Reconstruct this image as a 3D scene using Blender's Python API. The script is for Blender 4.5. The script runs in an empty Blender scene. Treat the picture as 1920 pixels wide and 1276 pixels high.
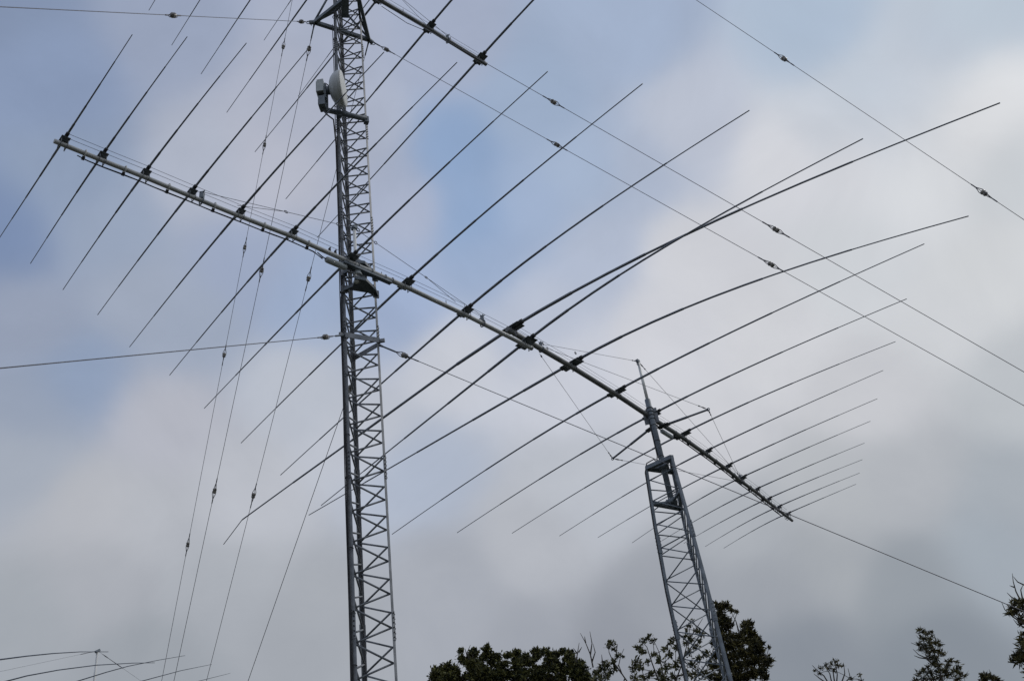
import bpy, math, random
import numpy as np
from mathutils import Vector, Matrix, Quaternion
from math import sin, cos, pi, radians, hypot

# ------------------------------------------------------------------ camera
scene = bpy.context.scene
COL = scene.collection
EYE = Vector((0, 0, 1.6))
F_PX, PITCH, ROLL = 1956.37, radians(36.8666), radians(8.6285)
_f = Vector((0, cos(PITCH), sin(PITCH)))
_u0 = Vector((0, -sin(PITCH), cos(PITCH)))
_r0 = Vector((1, 0, 0))
_up = _u0 * cos(ROLL) + _r0 * sin(ROLL)
_rt = _r0 * cos(ROLL) - _u0 * sin(ROLL)
cam_data = bpy.data.cameras.new("camera")
cam = bpy.data.objects.new("camera", cam_data)
COL.objects.link(cam)
m = Matrix((_rt, _up, -_f)).transposed().to_4x4()
m.translation = EYE
cam.matrix_world = m
cam_data.sensor_width = 36
cam_data.lens = 36 * F_PX / 1920
cam_data.clip_end = 4000
cam_data.clip_start = 0.1
scene.camera = cam
scene.render.resolution_x, scene.render.resolution_y = 1024, 680

def ray(x, y):
    d = _rt * (x - 960) - _up * (y - 638) + _f * F_PX
    return d.normalized()
def at(x, y, dist):
    """world point seen at photo pixel x, y at a horizontal distance dist from the viewer"""
    d = ray(x, y)
    return EYE + d * (dist / hypot(d.x, d.y))
def polar(az, dist, z=0.0):
    a = radians(az)
    return Vector((dist * sin(a), dist * cos(a), z))

# ------------------------------------------------------------------ exposure
scene.view_settings.view_transform = 'Standard'
scene.view_settings.look = 'None'
scene.view_settings.gamma = 1
scene.view_settings.exposure = 0.0
SUN_EL, SUN_AZ = radians(48), radians(62)      # azimuth clockwise from +Y

# ------------------------------------------------------------------ world: broken cloud over a hazy blue sky
world = bpy.data.worlds.new("World")
scene.world = world
world.use_nodes = True
nt = world.node_tree
nt.nodes.clear()
N = lambda t: nt.nodes.new(t)
L = nt.links.new
def lin(c):
    c = c / 255.0
    return c / 12.92 if c <= 0.04045 else ((c + 0.055) / 1.055) ** 2.4
CLOUDS = [  # photo x, y and the brightness of the cloud seen there
 (0,0,132,145,175),(110,170,136,150,182),(330,50,152,161,186),(560,200,172,176,194),(210,430,150,161,185),
 (20,430,122,138,174),(70,600,150,158,180),(150,700,143,157,186),(380,330,172,177,194),(350,600,160,169,190),
 (450,500,158,168,195),(560,570,154,168,198),(500,330,180,182,197),(830,90,163,171,195),(850,300,138,159,196),
 (900,420,140,161,198),(770,400,168,175,198),(760,560,158,172,204),(1000,200,155,170,198),(1180,60,160,173,200),
 (1530,70,172,186,208),(1870,170,220,220,223),(1890,40,182,192,207),(1620,180,192,200,213),(1650,250,196,201,212),
 (1820,215,219,219,222),(1690,255,216,217,221),(1740,175,203,206,213),(1780,235,217,217,220),(1660,215,192,198,211),(1560,250,199,203,213),(1600,310,214,214,219),(1830,55,184,194,208),(1750,110,182,191,207),(1700,180,188,195,209),
 (1300,250,188,193,209),(1480,320,214,214,220),(1720,340,216,217,221),(1890,330,200,203,208),(1110,330,162,176,203),
 (1130,480,176,184,205),(1000,590,184,190,208),(1300,500,208,208,214),(1600,500,206,208,213),(1860,500,210,211,214),
 (1070,720,202,204,215),(840,680,200,202,212),(550,700,184,188,200),(300,800,180,181,192),(40,850,168,174,188),
 (170,950,182,183,190),(450,930,184,186,195),(780,880,172,180,199),(1100,900,187,190,199),(1320,800,202,202,208),
 (1620,720,200,200,205),(1890,720,190,193,198),(1890,920,168,173,181),(1700,900,178,180,186),(1550,930,181,183,188),(1400,1000,172,175,182),(1540,1030,166,169,175),(1280,1130,154,157,166),(130,330,140,153,180),(260,560,160,168,188),(60,760,152,161,182),(640,90,166,172,193),(700,260,172,178,198),(930,500,152,168,200),(1000,400,158,173,203),(1200,330,172,181,203),(700,820,188,191,202),(180,1080,170,172,180),(300,960,180,182,190),(1250,650,206,206,213),(1450,620,207,207,212),(1750,600,208,209,213),
 (1700,1080,150,155,163),(1860,1010,163,170,180),(60,1150,161,165,173),(400,1080,171,174,182),(250,1260,157,161,169),
 (600,1180,165,168,176),(850,1130,166,169,179),(1010,1030,180,182,190),(1000,1190,158,161,171),(1170,1220,146,149,159),
 (1430,1090,158,161,169),(1500,1230,138,143,153),(1750,1230,134,140,150),
]
tc = N('ShaderNodeTexCoord')
nz = N('ShaderNodeTexNoise'); nz.inputs['Scale'].default_value = 3.2; nz.inputs['Detail'].default_value = 5; nz.inputs['Roughness'].default_value = 0.55
L(tc.outputs['Generated'], nz.inputs['Vector'])
off = N('ShaderNodeVectorMath'); off.operation = 'SUBTRACT'; L(nz.outputs['Color'], off.inputs[0]); off.inputs[1].default_value = (0.5, 0.5, 0.5)
offs = N('ShaderNodeVectorMath'); offs.operation = 'SCALE'; L(off.outputs[0], offs.inputs[0]); offs.inputs['Scale'].default_value = 0.06
wv = N('ShaderNodeVectorMath'); wv.operation = 'ADD'; L(tc.outputs['Generated'], wv.inputs[0]); L(offs.outputs[0], wv.inputs[1])
wn = N('ShaderNodeVectorMath'); wn.operation = 'NORMALIZE'; L(wv.outputs[0], wn.inputs[0])
acc_c = acc_w = None
for (x, y, r, g, b) in CLOUDS:
    bl = b - r; r, g, b = r - 1.5 + .02 * bl, g + .03 * bl, b + .5 - .04 * bl
    d = ray(x, y)
    # each cloud is evaluated after the one before it, which keeps the shader small
    src = wn.outputs[0]
    if acc_c is not None:
        sq = N('ShaderNodeVectorMath'); sq.operation = 'MULTIPLY_ADD'; L(acc_c, sq.inputs[0]); sq.inputs[1].default_value = (1e-12,) * 3; L(wn.outputs[0], sq.inputs[2]); src = sq.outputs[0]
    dt = N('ShaderNodeVectorMath'); dt.operation = 'DOT_PRODUCT'; L(src, dt.inputs[0]); dt.inputs[1].default_value = d
    ma = N('ShaderNodeMath'); ma.operation = 'MULTIPLY_ADD'; L(dt.outputs['Value'], ma.inputs[0]); ma.inputs[1].default_value = -2 * 200; ma.inputs[2].default_value = 2.0017 * 200
    pw = N('ShaderNodeMath'); pw.operation = 'POWER'; L(ma.outputs[0], pw.inputs[0]); pw.inputs[1].default_value = -3.4
    cc = N('ShaderNodeVectorMath'); cc.operation = 'MULTIPLY_ADD'
    L(pw.outputs[0], cc.inputs[0]); cc.inputs[1].default_value = (lin(r) * 10, lin(g) * 10, lin(b) * 10)
    if acc_c is None:
        cc.inputs[2].default_value = (0, 0, 0); acc_w = pw.outputs[0]
    else:
        L(acc_c, cc.inputs[2])
        aw = N('ShaderNodeMath'); aw.operation = 'ADD'; L(acc_w, aw.inputs[0]); L(pw.outputs[0], aw.inputs[1]); acc_w = aw.outputs[0]
    acc_c = cc.outputs[0]
dv = N('ShaderNodeVectorMath'); dv.operation = 'DIVIDE'; L(acc_c, dv.inputs[0]); L(acc_w, dv.inputs[1])
# soft wisps inside the cloud
n2 = N('ShaderNodeTexNoise'); n2.inputs['Scale'].default_value = 6.5; n2.inputs['Detail'].default_value = 9; n2.inputs['Roughness'].default_value = 0.58
n2.inputs['Distortion'].default_value = 0.4
L(tc.outputs['Generated'], n2.inputs['Vector'])
mr = N('ShaderNodeMapRange'); L(n2.outputs[0], mr.inputs['Value'])
for k, v in zip(('From Min', 'From Max', 'To Min', 'To Max'), (0.3, 0.7, 0.955, 1.075)): mr.inputs[k].default_value = v
cl = N('ShaderNodeVectorMath'); cl.operation = 'SCALE'; L(dv.outputs[0], cl.inputs[0]); L(mr.outputs[0], cl.inputs['Scale'])
sky = N('ShaderNodeTexSky'); sky.sky_type = 'NISHITA'; sky.sun_disc = False
sky.sun_elevation = SUN_EL; sky.sun_rotation = SUN_AZ; sky.air_density = 1.0; sky.dust_density = 2.0
cov = N('ShaderNodeMapRange'); L(n2.outputs[0], cov.inputs['Value'])
for k, v in zip(('From Min', 'From Max', 'To Min', 'To Max'), (0.35, 0.6, 0.97, 1.0)): cov.inputs[k].default_value = v
mx = N('ShaderNodeMix'); mx.data_type = 'RGBA'
L(cov.outputs[0], mx.inputs['Factor']); L(sky.outputs[0], mx.inputs['A']); L(cl.outputs[0], mx.inputs['B'])
bg = N('ShaderNodeBackground'); bg.inputs['Strength'].default_value = 0.1
L(mx.outputs['Result'], bg.inputs['Color'])
wo = N('ShaderNodeOutputWorld'); L(bg.outputs[0], wo.inputs[0])

sun_d = bpy.data.lights.new("sun", 'SUN'); sun_d.energy = 0.5; sun_d.angle = radians(12); sun_d.color = (1.0, 0.95, 0.88)
sun = bpy.data.objects.new("sun", sun_d); COL.objects.link(sun)
sd = Vector((sin(SUN_AZ) * cos(SUN_EL), cos(SUN_AZ) * cos(SUN_EL), sin(SUN_EL)))
sun.rotation_euler = sd.to_track_quat('Z', 'Y').to_euler()
sun.location = (20, 10, 40)

# ------------------------------------------------------------------ materials
def mat(name, c1, c2, scale, rough, metal=0.0, bump=0.0, island=False, detail=4):
    mt = bpy.data.materials.new(name); mt.use_nodes = True
    t = mt.node_tree; b = t.nodes['Principled BSDF']
    co = t.nodes.new('ShaderNodeTexCoord')
    no = t.nodes.new('ShaderNodeTexNoise'); no.inputs['Scale'].default_value = scale; no.inputs['Detail'].default_value = detail
    t.links.new(co.outputs['Object'], no.inputs['Vector'])
    rp = t.nodes.new('ShaderNodeValToRGB')
    rp.color_ramp.elements[0].position = 0.35; rp.color_ramp.elements[1].position = 0.68
    rp.color_ramp.elements[0].color = (*c1, 1); rp.color_ramp.elements[1].color = (*c2, 1)
    if island:
        g = t.nodes.new('ShaderNodeNewGeometry')
        a = t.nodes.new('ShaderNodeMath'); a.operation = 'MULTIPLY_ADD'; a.inputs[1].default_value = 0.5
        t.links.new(g.outputs['Random Per Island'], a.inputs[0])
        h = t.nodes.new('ShaderNodeMath'); h.operation = 'MULTIPLY'; h.inputs[1].default_value = 0.55
        t.links.new(no.outputs[0], h.inputs[0]); t.links.new(h.outputs[0], a.inputs[2])
        t.links.new(a.outputs[0], rp.inputs[0])
    else:
        t.links.new(no.outputs[0], rp.inputs[0])
    t.links.new(rp.outputs[0], b.inputs['Base Color'])
    b.inputs['Roughness'].default_value = rough; b.inputs['Metallic'].default_value = metal
    if bump:
        bp = t.nodes.new('ShaderNodeBump'); bp.inputs['Strength'].default_value = bump
        t.links.new(no.outputs[0], bp.inputs['Height']); t.links.new(bp.outputs[0], b.inputs['Normal'])
    return mt
M = dict(
    galv=mat('galvanised_steel', (.16, .172, .19), (.28, .292, .312), 9, .5, .25),
    steel=mat('dull_grey_steel', (.13, .15, .175), (.21, .24, .27), 7, .55, .3),
    alu=mat('weathered_aluminium', (.17, .18, .205), (.26, .275, .30), 5, .42, .75),
    boom=mat('boom_tube', (.40, .405, .40), (.56, .565, .56), 5, .5, .3),
    boomd=mat('dark_boom_tube', (.15, .155, .155), (.25, .255, .255), 5, .55, .3),
    white=mat('pale_tube', (.62, .62, .60), (.76, .76, .74), 6, .45, .1),
    plate=mat('grey_plate', (.10, .115, .13), (.18, .20, .225), 14, .55, .4),
    rubber=mat('black_rubber', (.012, .012, .014), (.03, .03, .034), 20, .6),
    wire=mat('stranded_steel_wire', (.10, .10, .12), (.18, .18, .20), 30, .5, .5),
    cer=mat('glazed_ceramic', (.14, .13, .12), (.36, .33, .29), 18, .22),
    dish=mat('white_paint', (.46, .48, .49), (.58, .59, .59), 4, .4),
    radome=mat('radome_fabric', (.76, .76, .74), (.84, .84, .82), 5, .6),
    radio=mat('grey_paint', (.34, .37, .38), (.46, .49, .50), 8, .45),
    bark=mat('bark', (.035, .028, .022), (.10, .085, .07), 30, .9, 0, .4),
    leaf_d=mat('dark_leaves', (.012, .019, .008), (.14, .135, .030), .9, .8, island=True),
    leaf_s=mat('sparse_leaves', (.022, .032, .013), (.15, .14, .05), 1.1, .75, island=True),
    leaf_c=mat('needle_leaves', (.010, .014, .007), (.125, .105, .024), 1.0, .8, island=True),
    ground=mat('grass_and_soil', (.045, .052, .030), (.095, .088, .065), .35, .95, 0, .3, detail=8),
    conc=mat('concrete', (.25, .25, .24), (.36, .35, .33), 6, .9, 0, .2),
)

# ------------------------------------------------------------------ mesh helper
class MB:
    def __init__(s): s.v = []; s.f = []; s.mi = []; s.m = []; s.cur = 0; s.sm = []
    def use(s, name):
        if name not in s.m: s.m.append(name)
        s.cur = s.m.index(name); return s
    def face(s, idx, smooth=False): s.f.append(idx); s.mi.append(s.cur); s.sm.append(smooth)
    def path(s, pts, rads, n=8, cap=True):
        pts = [Vector(p) for p in pts]
        if not hasattr(rads, '__len__'): rads = [rads] * len(pts)
        base = len(s.v); t0 = (pts[1] - pts[0]).normalized()
        a = Vector((0, 0, 1)) if abs(t0.z) < .9 else Vector((1, 0, 0))
        x = t0.cross(a).normalized()
        for i, p in enumerate(pts):
            if i == 0: t = pts[1] - pts[0]
            elif i == len(pts) - 1: t = pts[-1] - pts[-2]
            else: t = (pts[i + 1] - p).normalized() + (p - pts[i - 1]).normalized()
            t = t.normalized() if t.length > 1e-9 else t0
            x = (x - t * x.dot(t)); x = x.normalized() if x.length > 1e-6 else t.orthogonal().normalized()
            y = t.cross(x)
            for k in range(n):
                an = 2 * pi * k / n
                s.v.append(p + (x * cos(an) + y * sin(an)) * rads[i])
        for i in range(len(pts) - 1):
            for k in range(n):
                k2 = (k + 1) % n
                s.face((base + i * n + k, base + i * n + k2, base + (i + 1) * n + k2, base + (i + 1) * n + k), n > 5)
        if cap:
            s.face(tuple(base + k for k in range(n))[::-1]); e = base + (len(pts) - 1) * n
            s.face(tuple(e + k for k in range(n)))
        return s
    def tube(s, a, b, r0, r1=None, n=8): return s.path([a, b], [r0, r0 if r1 is None else r1], n)
    def beam(s, a, b, w, h, side=None):
        """rectangular bar from a to b: w across (horizontal), h high"""
        a = Vector(a); b = Vector(b); t = (b - a).normalized()
        x = Vector(side) if side is not None else (t.cross(Vector((0, 0, 1))) if abs(t.z) < .98 else Vector((1, 0, 0)))
        x = (x - t * x.dot(t)).normalized(); y = t.cross(x); base = len(s.v)
        for p in (a, b):
            for i, j in ((-1, -1), (1, -1), (1, 1), (-1, 1)): s.v.append(p + x * w / 2 * i + y * h / 2 * j)
        for f in ((0, 3, 2, 1), (4, 5, 6, 7), (0, 1, 5, 4), (1, 2, 6, 5), (2, 3, 7, 6), (3, 0, 4, 7)): s.face(tuple(base + k for k in f))
        return s
    def prism(s, pts, up):
        up = Vector(up); base = len(s.v); n = len(pts)
        for p in pts: s.v.append(Vector(p))
        for p in pts: s.v.append(Vector(p) + up)
        s.face(tuple(base + k for k in range(n))[::-1]); s.face(tuple(base + n + k for k in range(n)))
        for k in range(n): s.face((base + k, base + (k + 1) % n, base + n + (k + 1) % n, base + n + k))
        return s
    def ring(s, c, ax, R, r, n=14, m_=6):
        ax = Vector(ax).normalized(); x = ax.orthogonal().normalized(); y = ax.cross(x); base = len(s.v)
        for i in range(n):
            d = x * cos(2 * pi * i / n) + y * sin(2 * pi * i / n)
            for k in range(m_):
                s.v.append(Vector(c) + d * (R + r * cos(2 * pi * k / m_)) + ax * r * sin(2 * pi * k / m_))
        for i in range(n):
            for k in range(m_):
                s.face((base + i * m_ + k, base + ((i + 1) % n) * m_ + k, base + ((i + 1) % n) * m_ + (k + 1) % m_, base + i * m_ + (k + 1) % m_), True)
        return s
    def build(s, name, material=None, parent=None, origin=None):
        root = parent
        while root is not None and root.parent is not None: root = root.parent
        org = Vector(root.location) if root is not None else Vector(origin or (0, 0, 0))
        me = bpy.data.meshes.new(name)
        me.from_pydata([v - org for v in s.v], [], s.f)
        names = s.m or [material]
        for nme in names: me.materials.append(M[nme])
        me.polygons.foreach_set('material_index', s.mi); me.polygons.foreach_set('use_smooth', s.sm)
        me.update()
        o = bpy.data.objects.new(name, me); COL.objects.link(o)
        if root is None: o.location = org
        else: o.parent = parent
        return o
def empty(name, loc):
    o = bpy.data.objects.new(name, None); COL.objects.link(o); o.location = loc; o.empty_display_size = .3
    return o
def tag(o, label=None, cat=None, group=None, kind=None):
    if label: o['label'] = label
    if cat: o['category'] = cat
    if group: o['group'] = group
    if kind: o['kind'] = kind
    return o
rnd = random.Random(7)

# ------------------------------------------------------------------ ground
def ground_z(x, y): return -0.03 + 0.0 * x
g = MB(); n = 60; S = 1500
xs = [math.copysign(abs(t) ** 2.2, t) * S for t in [(-1 + 2 * i / n) for i in range(n + 1)]]
for yy in xs:
    for xx in xs:
        r_ = hypot(xx, yy)
        g.v.append(Vector((xx, yy, -0.02 - 0.15 * (0.5 + 0.5 * sin(xx * .07) * cos(yy * .06)) * min(1, r_ / 30))))
for j in range(n):
    for i in range(n):
        a = j * (n + 1) + i; g.face((a, a + 1, a + n + 2, a + n + 1), True)
tag(g.build('ground', 'ground'), kind='structure')

# ------------------------------------------------------------------ main lattice tower
TL_ = Vector((-2.161, 10.735, 0)); TM_ = Vector((-2.148, 11.175, 0)); TR_ = Vector((-1.771, 10.937, 0))
TC = (TL_ + TM_ + TR_) / 3
def up(p, z): return Vector((p.x, p.y, z))
TOP = 27.6
tower = empty('lattice_tower', (TC.x, TC.y, 0))
tag(tower, 'tall slim grey triangular lattice tower carrying the white dish, left of the shorter tower', 'radio tower')
def leg(P, other1, other2, name='leg'):
    mb = MB()
    out = (P - TC).normalized(); side = Vector((-out.y, out.x, 0))
    # 60 degree folded angle section, open to the inside
    for sgn in (1, -1):
        dd = (out * -0.5 + side * sgn * .866)
        a = P + out * .020
        c = a + dd * .018
        mb.beam(up(c, 0.02), up(c, TOP), .036, .006, side=dd)
    mb.tube(up(P + out * .009, 0.0), up(P + out * .009, TOP - .01), .011, n=6)
    return mb.build(name, 'galv', tower)
legs = [leg(TL_, TM_, TR_), leg(TM_, TL_, TR_), leg(TR_, TL_, TM_)]
for P, lg in zip((TL_, TM_, TR_), legs):
    z = 6.168 - 1.94 * 1.043 * 3 + .0
    while z < TOP:
        mb = MB(); out = (P - TC).normalized(); side = Vector((-out.y, out.x, 0))
        for sgn in (1, -1):
            dd = (out * -0.5 + side * sgn * .866); nn = Vector((0, 0, 1)).cross(dd) * (-sgn)
            if nn.dot(out) < 0: nn = -nn
            c = P + out * .020 + dd * .019 + nn * .0065
            mb.use('galv').beam(up(c, z - .17), up(c, z + .17), .038, .006, side=dd)
            mb.use('rubber')
            for k in range(6): mb.tube(up(c, z - .14 + k * .056) - nn * .004, up(c, z - .14 + k * .056) + nn * .013, .0085, n=6)
        mb.build('splice_plate', None, lg); z += 1.94 * 1.043
P_ = .3984
def face(A, za, B, zb):
    mb = MB(); ia = (TC - A).normalized() * .012; ib = (TC - B).normalized() * .012
    k = 0
    a0 = za - P_ * 14; b0 = zb - P_ * 14
    while b0 < 0.4: a0 += P_; b0 += P_
    while a0 < TOP - .2:
        pa = up(A + ia, a0)
        mb.tube(pa, up(B + ib, b0), .0115, n=6)
        mb.tube(pa - Vector((0, 0, .012)), up(B + ib, b0 - P_), .0115, n=6)
        a0 += P_; b0 += P_
    return mb.build('lattice_bracing', 'galv', tower)
face(TL_, 5.96, TR_, 6.148); face(TM_, 6.158, TR_, 6.325); face(TL_, 6.08, TM_, 6.27)
# feed cables strapped to the left leg
cab = MB(); out = (TL_ - TC).normalized(); CX = (TL_ - TR_).normalized(); CY = Vector((-CX.y, CX.x, 0))
for i, (o1, o2, r_, top) in enumerate(((.028, -.006, .008, 11.1), (.030, .014, .007, 14.2), (.042, .004, .007, 17.0), (.024, .026, .006, 20.5))):
    pts = []; z = 0.0
    while z < top:
        w = .003 * sin(z * 2.1 + i * 2)
        pts.append(up(TL_ + out * .012 + CX * (o1 + w) + CY * o2, z)); z += .4
    cab.path(pts, r_, 6)
cab.build('feed_cable', 'rubber', tower)
cab = MB(); out = (TM_ - TC).normalized(); side = Vector((-out.y, out.x, 0))
for i, (o1, o2, r_) in enumerate(((.034, .006, .011), (.030, -.014, .009), (-.026, .004, .010))):
    cab.path([up(TM_ + out * (o1 + .005 * sin(z * 1.7 + i)) + side * (o2 + .006 * sin(z * 1.3 + 2 * i)), z) for z in [k * .5 for k in range(0, 46)]], r_, 6)
cab.build('feed_cable', 'rubber', tower)
z = 1.0; st0 = None
while z < 20:
    if st0 is None: st0 = st = MB().ring(up(TL_ + (TL_ - TC).normalized() * .016, z), (0, 0, 1), .034, .0055, 12, 5).build('cable_strap', 'rubber', tower); zs = z
    else: st = st0.copy(); COL.objects.link(st); st.parent = tower; st.location = (0, 0, z - zs)
    z += .78 + .2 * sin(z * 3)
# guy collar (flat bars round the legs)
gc = MB(); zc = 10.12
for a, b, wd in ((TL_, TR_, .10), (TM_, TR_, .09), (TL_, TM_, .08)):
    mid = (a + b) / 2; o_ = (mid - TC).normalized() * .05
    gc.beam(up(a + o_ * .9 - (b - a) * .02, zc), up(b + o_ * .9 + (b - a) * .02, zc - .01), .01, wd * .8)
for p in (TL_, TM_, TR_):
    o_ = (p - TC).normalized(); gc.beam(up(p + o_ * .03, zc), up(p + o_ * .10, zc), .03, .05)
gc.build('guy_collar', 'galv', tower)
# star bracket for the upper guys
HB = 17.2
BL, BR, BF = Vector((-2.552, 10.88, HB)), Vector((-1.705, 11.404, HB)), Vector((-1.705, 10.363, HB))
sb = MB()
for a, b in ((BL, BR), (BR, BF), (BF, BL)):
    sb.beam(a, b, .055, .075)
    dz = Vector((0, 0, .62)); a2 = a.lerp(b, .14) + dz * .05; b2 = a.lerp(b, .5) + dz
for tip_, pair in ((BL, (TL_, TM_)), (BR, (TM_, TR_)), (BF, (TR_, TL_))):
    for p in pair:
        sb.beam(tip_ + Vector((0, 0, .02)), up(p, HB + .02), .035, .05)
        sb.tube(tip_ + Vector((0, 0, .04)), up(p, HB + .75), .020, n=6)
    o_ = (tip_ - up(TC, HB)).normalized()
    sb.beam(tip_ - o_ * .05, tip_ + o_ * .09, .07, .03)
    sb.ring(tip_ + o_ * .11, (0, 1, .3), .028, .007)
    sb.ring(tip_ + o_ * .06 - Vector((0, 0, .04)), o_, .028, .007)
sb.build('guy_bracket', 'steel', tower)
fo = MB(); fo.beam((TC.x, TC.y, -.3), (TC.x, TC.y, .06), 1.1, 1.1, side=(1, 0, 0)); fo.build('foundation', 'conc', tower)

# ------------------------------------------------------------------ antennas
TEL = ((0, 1), (.16, 1), (.161, .82), (.34, .82), (.341, .66), (.55, .66), (.551, .50), (.76, .50), (.761, .36), (1, .34))
def element(root, base, u, rows, r0, lift=.085, pl=(.26, .15), insul='rubber', n=8):
    """one cross element: rows = (length, tip height) right and left"""
    c = base + Vector((0, 0, lift))
    mb = MB(); pts = []; rr = []
    left, right = rows[1], rows[0]
    def half(sgn, spec):
        out = []
        if len(spec) == 2:
            Ls, dz = spec
            ss = sorted(set([t for t, _ in TEL] + [k / 12 for k in range(13)]))
            for t in ss:
                q = [r for (tt, r) in TEL if tt <= t + 1e-9][-1]
                rr_ = q
                # radius from telescoping steps
                out.append((c + u * sgn * Ls * t + Vector((0, 0, dz * t * t * (1.35 - .35 * t))), max(r0 * rr_, .0046)))
        else:
            for (Ls, dz, q) in spec: out.append((c + u * sgn * Ls + Vector((0, 0, dz)), r0 * q))
        return out
    l = half(-1, left)[::-1]; r = half(1, right)
    allp = l[:-1] + r if (l[-1][0] - r[0][0]).length < 1e-6 else l + r
    mb.path([p for p, _ in allp], [q for _, q in allp], n)
    e = mb.build('element', 'alu', root)
    hw, hl = pl[1] / 2, pl[0] / 2
    b = Vector((-u.y, u.x, 0))
    p = MB().use('plate')
    z0 = base + Vector((0, 0, lift * .62))
    p.prism([z0 - u * hl - b * hw, z0 + u * hl - b * hw, z0 + u * hl + b * hw, z0 - u * hl + b * hw], (0, 0, .008))
    p.use('galv')
    for s1 in (-1, 1):
        for s2 in (-.55, .55):
            q = z0 + b * s1 * hw * .75 + u * s2 * .09
            p.tube(q - Vector((0, 0, lift * 1.05)), q + Vector((0, 0, .02)), .005, n=6)
        q = z0 + b * s1 * hw * .75; p.tube(q - u * .055 - Vector((0, 0, lift * 1.05)), q + u * .055 - Vector((0, 0, lift * 1.05)), .006, n=6)
    p.use(insul)
    for s1 in (-1, 1):
        q = c + u * s1 * hl * .55; p.tube(q - u * hl * .42, q + u * hl * .42, r0 * 1.35, n=10)
        q = c + u * s1 * hl * 1.0; p.tube(q - u * .02, q + u * .035, r0 * 1.6, n=10)
    p.build('element_clamp', None, root)
    return e
def parallel_wires(root, pts, b, side=.0, z=(.12, .17), spacers=()):
    mb = MB()
    s_ = Vector((b.y, -b.x, 0))
    for dz, ds in ((z[0], side), (z[1], side + .02)):
        mb.path([p + Vector((0, 0, dz)) + s_ * ds for p in pts], .0026, 5)
    for k in spacers:
        p = pts[0].lerp(pts[-1], k) + s_ * side
        mb.tube(p + Vector((0, 0, z[0] - .02)), p + Vector((0, 0, z[1] + .02)), .006, n=5)
    return mb.build('feed_line', 'wire', root)
def stay_clamp(root, p, b):
    mb = MB().use('steel'); mb.ring(p, b, .052, .01, 14, 5); mb.beam(p + Vector((0, 0, .04)), p + Vector((0, 0, .14)), .05, .05)
    s_ = Vector((b.y, -b.x, 0)); mb.tube(p + Vector((0, 0, .12)) - s_ * .06, p + Vector((0, 0, .12)) + s_ * .06, .009, n=6)
    mb.tube(p + Vector((0, 0, .14)), p + Vector((0, 0, .19)) + b * .03, .008, n=6)
    return mb.build('stay_clamp', None, root)

def frame_of(az):
    a = radians(az); return Vector((sin(a), cos(a), 0)), Vector((cos(a), -sin(a), 0))

# --- antenna A: on the main tower, the boom crossing the middle of the view
bA, uA = frame_of(43.94); PA = Vector((-4.669, 7.638, 11.0))
EA = [(0.0, 0.0, 1.723, 0.015, 2.02, 0.0), (0.44, 0.017, 2.073, -0.074, 2.056, -0.137), (0.959, 0.043, 2.371, -0.126, 2.322, -0.165), (1.549, 0.058, 2.614, -0.063, 2.631, -0.131), (2.202, 0.08, 3.108, -0.15, 3.071, -0.15), (2.96, 0.127, 3.437, -0.147, 3.384, -0.211), (3.857, 0.113, 3.955, -0.166, 4.048, -0.087), (4.788, 0.111, 4.533, -0.296, 4.566, -0.146), (5.849, 0.072, 5.147, -0.594, 5.109, -0.126), (7.033, -0.017, 5.796, -0.828, 5.686, -0.037)]
ptA = lambda t, dz=0: PA + bA * t + Vector((0, 0, dz))
def interp(rows, t):
    for a, c in zip(rows[:-1], rows[1:]):
        if t <= c[0] or c is rows[-1]:
            k = (t - a[0]) / (c[0] - a[0]); return a[1] + (c[1] - a[1]) * k
A = empty('log_periodic_antenna', ptA(3.75, 0))
tag(A, 'ten element antenna whose pale boom crosses the tall tower below the white dish', 'antenna', 'log periodic antennas')
bpts = [ptA(-.1, -.004)] + [ptA(r[0], r[1]) for r in EA] + [ptA(7.14, -.025)]
MB().path(bpts, [.028] * 5 + [.029, .031, .033, .034, .034, .034, .034], 14).build('boom', 'boom', A)
for i, r in enumerate(EA):
    big = i in (6, 7, 8)
    pl = (.24, .15) if i > 5 else (.16, .10)
    r0 = (.0135, .0135, .0145, .0150, .0160, .0165, .0175, .0185, .0195, .0215)[i]
    element(A, ptA(r[0], r[1]), uA, ((r[2], r[3]), (r[4], r[5])), r0, pl=(.30, .20) if i == 9 else pl)
s_A = uA
parallel_wires(A, [ptA(r[0], r[1]) for r in EA], bA, .012, (.115, .165), (.62, .78, .88, .97))
cb = MB()   # cables clipped under the far half of the boom
for k, (dz, ds) in enumerate(((-.052, -.045), (-.062, -.03))):
    cb.path([ptA(.18, -.04) - uA * .03] + [ptA(t, interp(EA, t) + dz + .004 * sin(t * 9 + k)) + uA * ds for t in [.3 + .2 * j for j in range(16)]] + [ptA(3.45, .02) - uA * (.045 + .01 * k)], .0065, 6)
cb.build('coaxial_cable', 'rubber', A)
for t in (.25, .72, 1.26, 1.86, 2.55, 3.2):
    cl_ = MB(); p = ptA(t, interp(EA, t)); cl_.use('white').ring(p, bA, .043, .007, 12, 5); cl_.use('rubber').beam(p - uA * .05 - Vector((0, 0, .065)), p - uA * .02 - Vector((0, 0, .03)), .03, .035)
    cl_.build('cable_clip', None, A)
ba = MB().use('radio'); p0, p1 = ptA(3.50, .12) - Vector((0, 0, .10)) - uA * .035, ptA(3.80, .12) - Vector((0, 0, .10)) - uA * .035
ba.path([p0 - bA * .012, p0, p0 + bA * .02, p1 - bA * .02, p1, p1 + bA * .012], [.030, .040, .044, .044, .040, .030], 14)
ba.use('rubber').path([p0 - bA * .01, p0 - bA * .07 + Vector((0, 0, .02)), p0 - bA * .14 + Vector((0, 0, .055))], .008, 6).path([p1, p1 + bA * .07, p1 + bA * .13], [.016, .014, .01], 8)
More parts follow.
